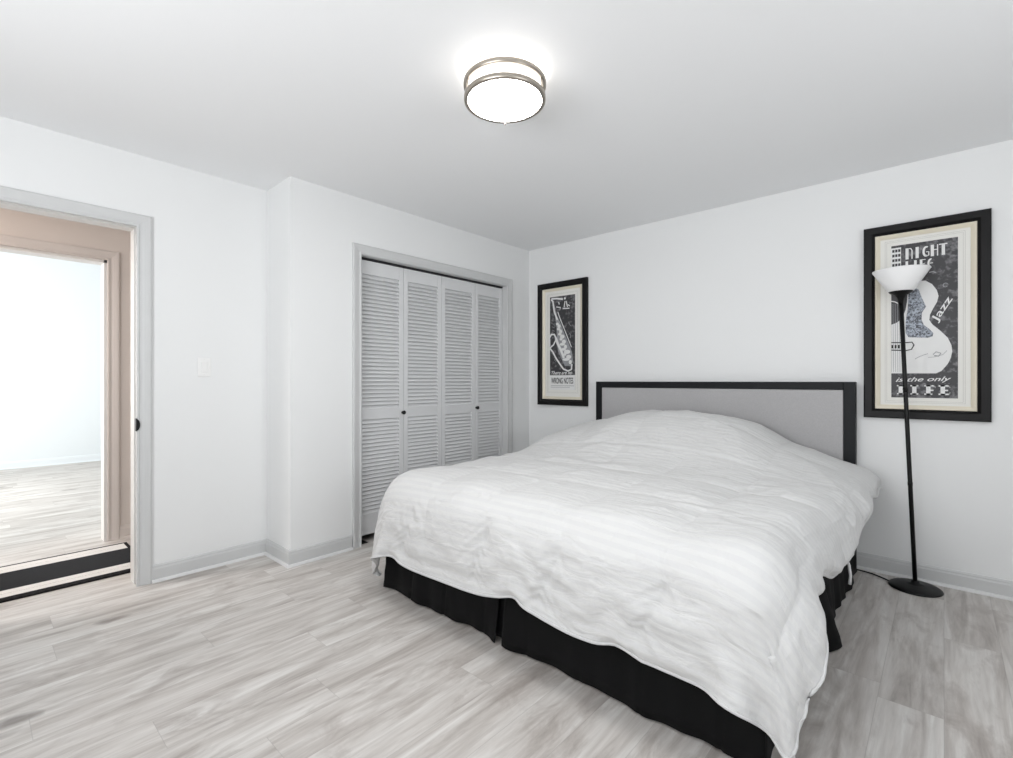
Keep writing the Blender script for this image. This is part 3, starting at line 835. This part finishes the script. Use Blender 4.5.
# ------------------------------------------------------------------ floor lamp
bx, by = -0.120, 3.545
lamp = empty('floor_lamp', (bx, by, 0))
tag(lamp, 'slim black torchiere floor lamp with white bowl shade right of the bed', 'floor lamp')
MB().lathe([(0, 0.0), (0.117, 0.0), (0.120, 0.004), (0.118, 0.009), (0.108, 0.016), (0.080, 0.023), (0.045, 0.028), (0.020, 0.031), (0.016, 0.045), (0, 0.046)], (bx, by, 0), 56).build('base', M_blackmetal, lamp)
tx, ty, tz = bx - 0.062, by - 0.010, 1.625
def lerp(k): return (bx + (tx - bx) * k, by + (ty - by) * k, 0.03 + (tz - 0.03) * k)
b = MB(); b.tube([lerp(0), lerp(0.33), lerp(0.66), lerp(1)], 0.0105, 20)
for k in (0.34, 0.67):
    q0, q1 = lerp(k), lerp(k + 0.012); b.tube([q0, q1], 0.0118, 20)
b.build('pole', M_blackmetal, lamp)
MB().lathe([(0, -0.03), (0.012, -0.03), (0.016, 0.0), (0.026, 0.018), (0.050, 0.032), (0.056, 0.040), (0.054, 0.044), (0, 0.044)], (tx, ty, tz), 40).build('shade_holder', M_blackmetal, lamp)
M_shade = mat('frosted_white_shade', (240, 240, 240), 0.35, bump=(60, 0.01, 0.001))
MB().lathe([(0.050, 0.042), (0.058, 0.050), (0.127, 0.160), (0.1295, 0.162), (0.1295, 0.157), (0.061, 0.045), (0.054, 0.038)], (tx, ty, tz), 64, close=True).build('lamp_shade', M_shade, lamp)
MB().tube([(tx, ty, tz + 0.04), (tx, ty, tz + 0.075)], 0.016, 16).build('bulb_socket', M_plastic, lamp)
b = MB()
cpts = [(bx - 0.115, by + 0.01, 0.008), (bx - 0.15, by + 0.05, 0.005), (bx - 0.20, by + 0.085, 0.005), (bx - 0.26, by + 0.10, 0.005), (bx - 0.34, by + 0.098, 0.005), (bx - 0.50, by + 0.09, 0.005)]
b.tube(cpts, 0.0038, 8); b.build('cord', M_blackmetal, lamp)

# ------------------------------------------------------------------ framed prints
FW, FH = 0.556, 1.150
def frame_bar(b, prof, w, h, yb):
    """picture frame moulding; prof (inset from outer edge, depth toward the room), mitred ring"""
    n = len(prof)
    rings = []
    for sx, sz_ in ((-1, -1), (1, -1), (1, 1), (-1, 1)):
        rings.append([b.bm.verts.new((sx * (w / 2 - a), yb - d, sz_ * (h / 2 - a))) for a, d in prof])
    for k in range(4):
        A, B = rings[k], rings[(k + 1) % 4]
        for i in range(n):
            b.bm.faces.new([A[i], B[i], B[(i + 1) % n], A[(i + 1) % n]])
class Art:
    """flat printed shapes on the print plane, u 0..1 across, v 0..1 down"""
    def __init__(s, pw, ph, yp): s.pw, s.ph, s.yp = pw, ph, yp; s.lay = 0
    def P(s, u, v, y): return ((u - 0.5) * s.pw, y, (0.5 - v) * s.ph)
    def shape(s, polys, name, m, parent, level):
        if not hasattr(s, 'parts'): s.parts = {}
        b, ms = s.parts.setdefault(name, (MB(), []))
        if m not in ms: ms.append(m)
        y = s.yp - 0.0007 * level
        for pl in polys: b.poly([s.P(u, v, y) for u, v in pl], (0, 0.0004, 0), ms.index(m))
    def finish(s, parent):
        for name, (b, ms) in s.parts.items():
            b.build(name, ms, parent)
def stroke(pts, w, asp=1.0):
    """thick polyline as a polygon; w in u units, asp = ph/pw"""
    L_, R_ = [], []
    for i, (u, v) in enumerate(pts):
        u0, v0 = pts[max(i - 1, 0)]; u1, v1 = pts[min(i + 1, len(pts) - 1)]
        dx, dy = u1 - u0, (v1 - v0) * asp; l = math.hypot(dx, dy) or 1
        nx, ny = -dy / l, dx / l
        L_.append((u + nx * w / 2, v + ny * w / 2 / asp)); R_.append((u - nx * w / 2, v - ny * w / 2 / asp))
    return L_ + R_[::-1]
def rect(u0, v0, u1, v1): return [(u0, v0), (u1, v0), (u1, v1), (u0, v1)]
def arc(cu, cv, ru, rv, a0, a1, n=14): return [(cu + ru * math.cos(R(a0 + (a1 - a0) * k / n)), cv + rv * math.sin(R(a0 + (a1 - a0) * k / n))) for k in range(n + 1)]

def text(parent, art, word, u, v, height, m, width=None, rot=0.0, level=5, shear=0.0, bold=0.0, name='lettering'):
    """lettering set flat on the print; (u, v) its lower left corner, height in metres"""
    cu = bpy.data.curves.new('lettering', 'FONT'); cu.body = word; cu.size = 1.0; cu.shear = shear; cu.offset = bold
    cu.extrude = 0.0002
    tmp = bpy.data.objects.new('tmp', cu); COL.objects.link(tmp)
    bpy.context.view_layer.update()
    dg = bpy.context.evaluated_depsgraph_get()
    me = bpy.data.meshes.new_from_object(tmp.evaluated_get(dg))
    bpy.data.objects.remove(tmp)
    xs = [q.co.x for q in me.vertices]; ys = [q.co.y for q in me.vertices]
    x0, x1, y0, y1 = min(xs), max(xs), min(ys), max(ys)
    sy_ = height / (y1 - y0); sx_ = (width / (x1 - x0)) if width else sy_
    ox, _, oz = art.P(u, v, 0); ca, sa = math.cos(rot), math.sin(rot)
    for q in me.vertices:
        a = (q.co.x - x0) * sx_; c = (q.co.y - y0) * sy_
        q.co = (ox + a * ca - c * sa, art.yp - 0.0007 * level - q.co.z, oz + a * sa + c * ca)
    me.materials.clear(); me.materials.append(m)
    o = bpy.data.objects.new(name, me); COL.objects.link(o); o.parent = parent
    return o

def framed(xc, zc, label, pw, ph, pz, group):
    e = empty('framed_print', (xc, YB, zc)); tag(e, label, 'framed print', group)
    b = MB(); frame_bar(b, [(0, 0.002), (0, 0.030), (0.006, 0.036), (0.040, 0.036), (0.052, 0.026), (0.056, 0.022), (0.056, 0.002)], FW, FH, 0)
    b.build('frame', M_frame, e).matrix_parent_inverse = Matrix()
    b = MB(); frame_bar(b, [(0.055, 0.006), (0.055, 0.023), (0.058, 0.026), (0.066, 0.023), (0.080, 0.014), (0.080, 0.006)], FW, FH, 0)
    b.build('gold_liner', M_gold, e, 'champagne gold inner liner').matrix_parent_inverse = Matrix()
    b = MB().box(-FW / 2 + 0.05, FW / 2 - 0.05, -0.0100, -0.003, -FH / 2 + 0.05, FH / 2 - 0.05)
    mt = b.build('mat_board', M_mat, e); mt.matrix_parent_inverse = Matrix()
    a = Art(pw, ph, -0.0103)
    sh = MB(); t = 0.0012
    for o_ in (0.022, 0.030):
        x0, x1, z0, z1 = -pw / 2 - o_, pw / 2 + o_, -ph / 2 - o_ + pz, ph / 2 + o_ + pz
        for q in ((x0, x1, z0, z0 + t), (x0, x1, z1 - t, z1), (x0, x0 + t, z0, z1), (x1 - t, x1, z0, z1)):
            sh.box(q[0], q[1], -0.0104, -0.0100, q[2], q[3])
    sh.build('mat_groove', M_matgroove, mt)
    pr = MB().box(-pw / 2, pw / 2, -0.0112, -0.0098, -ph / 2, ph / 2).build('print', M_speck, e)
    pr.matrix_parent_inverse = Matrix(); pr.location = (0, 0, pz)
    a.yp = -0.0113
    return e, pr, a

def photo_to_print(xc, zc, pw, ph):
    """a direction measured from the camera, as print coordinates"""
    def f(x, y):
        u_ = (x - 506.5) / 486.0
        dx = -math.sin(YAW) + math.cos(YAW) * u_; dy = math.cos(YAW) + math.sin(YAW) * u_
        t = 3.699 / dy; X = dx * t; Z = CAM_H + (381 - y) / 486.0 * t
        return ((X - xc) / pw + 0.5, 0.5 - (Z - zc) / ph)
    return f
# right hand print: half a guitar on a dark ground
e, pr, a = framed(-0.0885, 1.5125, 'framed print of a white guitar reading NIGHT LIFE, hung behind the floor lamp', 0.292, 0.902, 0.0, 'framed jazz prints')
ASP = 0.902 / 0.292
Q = photo_to_print(-0.0885, 1.5125, 0.292, 0.902)
def QQ(*pts): return [Q(*p) for p in pts]
def clampu(pl): return [(min(max(u, 0.0), 1.0), min(max(v, 0.0), 1.0)) for u, v in pl]
body = QQ((888, 290), (905, 288), (918, 281), (925.4, 280.6), (932, 284), (936.8, 290), (938.6, 296), (937, 302), (933.2, 308.4), (930, 314.6), (929.3, 320), (932.6, 324.6), (940, 330.4), (947.7, 337.6), (951.4, 345), (952.2, 351), (951, 357.4), (947.7, 364), (941.4, 371), (936, 373.4), (888, 373.4))
a.shape([clampu(body)], 'guitar', M_paper, pr, 1)
a.shape([clampu(QQ((888, 288), (906, 288), (907.5, 294), (907, 302), (905.5, 310), (902, 319), (896, 323), (888, 325)))], 'guitar', M_ink, pr, 2)
a.shape([QQ((908.5, 291), (912.6, 287.5), (918.6, 289.5), (921.6, 297), (926, 306.7), (922, 312.6), (921.6, 320), (923.9, 325), (930, 329.5), (933.3, 333), (932.6, 336.4), (927.6, 337.8), (908.6, 337.2), (905.6, 333), (905.6, 322), (907.6, 310))], 'guitar', M_pick, pr, 2)
a.shape([clampu(stroke(QQ((890.8 + 2.2 * k, 304), (891.4 + 2.15 * k, 372)), 0.006, ASP)) for k in range(6)], 'guitar', M_greyink, pr, 3)
a.shape([clampu(stroke(QQ((889, 301.5), (895, 302), (901, 304.6)), 0.018, ASP))], 'guitar', M_paper, pr, 4)
a.shape([clampu(stroke(QQ((889, 342.8), (906, 342.6), (912, 342.2), (914, 345), (911.5, 349.4), (906, 350.6), (889, 350.2)), 0.020, ASP))]
        + [clampu(rect(*(Q(891.5 + 3.2 * k, 345) + Q(893.4 + 3.2 * k, 348.4)))) for k in range(4)], 'guitar', M_deepink, pr, 4)
a.shape([stroke(QQ((915, 359), (920, 356.4), (925, 354.5), (928, 353.6)), 0.010, ASP), stroke(QQ((933, 354.6), (936, 351.8), (941, 353.2), (938.5, 356.2), (934, 355.4)), 0.016, ASP), stroke(QQ((928, 357.5), (934, 357), (943, 354.5), (947, 350.5)), 0.008, ASP)], 'guitar', M_greyink, pr, 3)
# block of lit windows at the upper left
a.shape([rect(0.0, 0.015, 0.155, 0.180)], 'lit_windows', M_paper, pr, 1)
a.shape([rect(0.015 + 0.047 * c, 0.026 + 0.031 * r_, 0.052 + 0.047 * c, 0.044 + 0.031 * r_) for c in range(3) for r_ in range(5)], 'lit_windows', M_ink, pr, 2)
# deco capitals with heavy left stems
def deco(word, u, v, w, h, gap=0.018):
    out = []; n = len(word); cw = (w - gap * (n - 1)) / n
    for i, ch in enumerate(word):
        x = u + i * (cw + gap); S = cw * 0.44; t = cw * 0.16; tv = t / ASP
        if ch == 'N': out += [rect(x, v + h * 0.12, x + S, v + h), [(x, v), (x + S * 0.9, v), (x + S, v + h * 0.14), (x, v + h * 0.14)], stroke([(x + S, v + h * 0.05), (x + cw * 0.72, v + h * 0.04), (x + cw - t / 2, v + h * 0.24), (x + cw - t / 2, v + h)], t, ASP)]
        elif ch == 'I': out += [rect(x + cw * 0.25, v, x + cw * 0.25 + S, v + h)]
        elif ch == 'G': out += [stroke(arc(x + cw * 0.55, v + h / 2, cw * 0.36, h * 0.40, 300, 60, 18), S * 0.7, ASP), stroke([(x + cw * 0.55, v + h * 0.94), (x + cw - t * 0.6, v + h * 0.86), (x + cw - t * 0.6, v + h * 0.55), (x + cw * 0.55, v + h * 0.55)], t, ASP)]
        elif ch == 'H': out += [rect(x, v, x + S, v + h), rect(x + cw - t, v, x + cw, v + h), rect(x + S, v + h * 0.40, x + cw - t, v + h * 0.40 + tv)]
        elif ch == 'T': out += [rect(x + cw * 0.3, v + tv, x + cw * 0.3 + S, v + h), rect(x - cw * 0.05, v, x + cw * 1.05, v + tv * 1.2)]
        elif ch == 'L': out += [rect(x, v, x + S, v + h), rect(x + S, v + h - tv, x + cw * 0.9, v + h)]
        elif ch == 'F': out += [rect(x, v, x + S, v + h), rect(x + S, v, x + cw * 0.95, v + tv), rect(x + S, v + h * 0.45, x + cw * 0.8, v + h * 0.45 + tv)]
        elif ch == 'E': out += [stroke(arc(x + cw * 0.62, v + h / 2, cw * 0.40, h * 0.42, 285, 75, 18), S * 0.75, ASP), rect(x + S, v + h * 0.46, x + cw * 0.95, v + h * 0.46 + tv)]
    return out
a.shape(deco('NIGHT', 0.225, 0.028, 0.62, 0.072), 'upper_lettering', M_paper, pr, 2)
a.shape(deco('LIFE', 0.225, 0.112, 0.42, 0.060), 'upper_lettering', M_paper, pr, 2)
def slab(word, u, v, w, h, gap=0.045):
    out = []; n = len(word); cw = (w - gap * (n - 1)) / n
    for i, ch in enumerate(word):
        x = u + i * (cw + gap); S = cw * 0.40; tv = 0.009; sx = cw * 0.16
        out += [rect(x + sx, v, x + sx + S, v + h)]
        if ch == 'I': out += [rect(x, v, x + cw * 0.72, v + tv), rect(x, v + h - tv, x + cw * 0.72, v + h)]
        if ch in 'LFE': out += [rect(x, v, x + (cw if ch != 'L' else cw * 0.72), v + tv), rect(x, v + h - tv, x + (cw if ch != 'F' else cw * 0.72), v + h)]
        if ch in 'LE': out += [[(x + cw, v + h), (x + cw * 0.86, v + h), (x + cw, v + h * 0.66)]]
        if ch in 'FE': out += [rect(x + sx + S, v + h * 0.46, x + cw * 0.82, v + h * 0.46 + tv), [(x + cw, v), (x + cw, v + h * 0.3), (x + cw * 0.86, v)]]
    return out
a.shape([rect(0, 0.862, 1, 0.905)], 'lower_lettering', M_ink, pr, 2)
a.shape(slab('LIFE', 0.09, 0.918, 0.80, 0.062), 'lower_lettering', M_paper, pr, 3)
text(pr, a, 'is the only', 0.07, 0.906, 0.034, M_paper, width=0.245, rot=0.02, shear=0.4, level=4, bold=0.01, name='script_lettering')
v_ = Q(939, 323.5)
text(pr, a, 'Jazz', v_[0], v_[1], 0.046, M_paper, width=0.150, rot=R(62), shear=0.1, level=3, bold=0.01, name='slanted_lettering')
a.shape([stroke(arc(*Q(945.5, 285), 0.035, 0.012, 40, 330), 0.012, ASP), stroke(QQ((929, 272.5), (933, 271.6), (936, 272.6)), 0.02, ASP)], 'guitar', M_greyink, pr, 2)
a.finish(pr)

# left hand print: saxophone
e, pr, a = framed(-2.634, 1.5085, 'framed print of a saxophone, hung left of the headboard by the closet', 0.284, 0.872, 0.005, 'framed jazz prints')
ASP = 0.872 / 0.284
Q = photo_to_print(-2.634, 1.5135, 0.284, 0.872)
a.shape([rect(0, 0.845, 1, 1.0)], 'caption', M_paper, pr, 1)
a.shape([QQ((552.5, 303), (553.8, 303), (557, 316), (560.5, 323), (565, 335), (569, 344), (572, 352), (573.0, 361), (571, 366), (565, 366), (562, 360), (558, 351), (557, 340), (556.6, 328), (555.2, 316), (553.3, 310))], 'saxophone', M_greyink, pr, 1)
keys = []
for k in range(16):
    f = k / 15.0; q = Q(557.8 + 10.5 * f + (1.6 if k % 2 else -1.2) * (0.3 + f), 324 + 38 * f)
    keys.append(arc(q[0], q[1], 0.060 + 0.045 * (k % 3) * f, 0.015 + 0.008 * (k % 2), 0, 330, 10))
a.shape(keys, 'saxophone', M_paper, pr, 2)
a.shape([stroke(QQ(*pts), w_, ASP) for pts, w_ in (
    (((551.2, 299.5), (553, 301.5), (554.5, 312), (557.5, 320)), 0.06),
    (((549.8, 346), (549.6, 338), (551.5, 334.5), (554.5, 334.5), (556, 338)), 0.06),
    (((549.8, 348), (553, 352), (556, 358), (560, 364), (563.5, 369), (568, 371), (571.5, 369.5), (572, 364)), 0.055),
    (((556, 338), (558, 344), (561, 350), (564, 358)), 0.09),
    (((558, 312), (560, 318), (564, 328), (568, 338), (571.5, 347)), 0.030),
    (((550, 348), (553.5, 345), (556, 340)), 0.05),
    (((551.5, 299), (557, 298.6), (563, 299.2)), 0.055))], 'saxophone', M_paper, pr, 3)
a.shape([arc(*Q(565, 298.4), 0.04, 0.012, 0, 330, 10)] + [stroke(QQ(*pts), 0.034, ASP) for pts in (
    ((565.2, 301), (564.2, 307.5)), ((566.4, 301), (567.6, 307)), ((558.8, 302), (559.4, 304.6)), ((556.5, 307), (560.8, 307.6), (560, 309.4)),
    ((563, 308.6), (569.6, 308.2)), ((568, 304.6), (570, 306)))], 'saxophone', M_paper, pr, 3)
a.shape([stroke(QQ((551 + 0.4 * k, 320 + 3.4 * k), (554 + 0.3 * k, 321 + 3.4 * k)), 0.012, ASP) for k in range(4)] + [stroke(QQ((568.5, 322), (570, 325), (571.5, 326)), 0.014, ASP), stroke(QQ((569.5, 333), (571, 335.6), (570.2, 338)), 0.02, ASP)]
        + [stroke(arc(*Q(553 + 3 * k, 353 + 7 * k), 0.05, 0.012, 0, 300), 0.014, ASP) for k in range(2)], 'saxophone', M_greyink, pr, 1)
text(pr, a, 'There are no', 0.07, 0.838, 0.034, M_paper, width=0.235, shear=0.4, level=3, bold=0.015, name='script_lettering')
text(pr, a, 'WRONG NOTES', 0.06, 0.935, 0.056, M_ink, width=0.248, level=3, bold=0.015, name='lettering')
a.shape([rect(0.04, 0.955, 0.96, 0.960), rect(0.04, 0.972, 0.80, 0.976)], 'caption', M_greyink, pr, 2)
a.finish(pr)
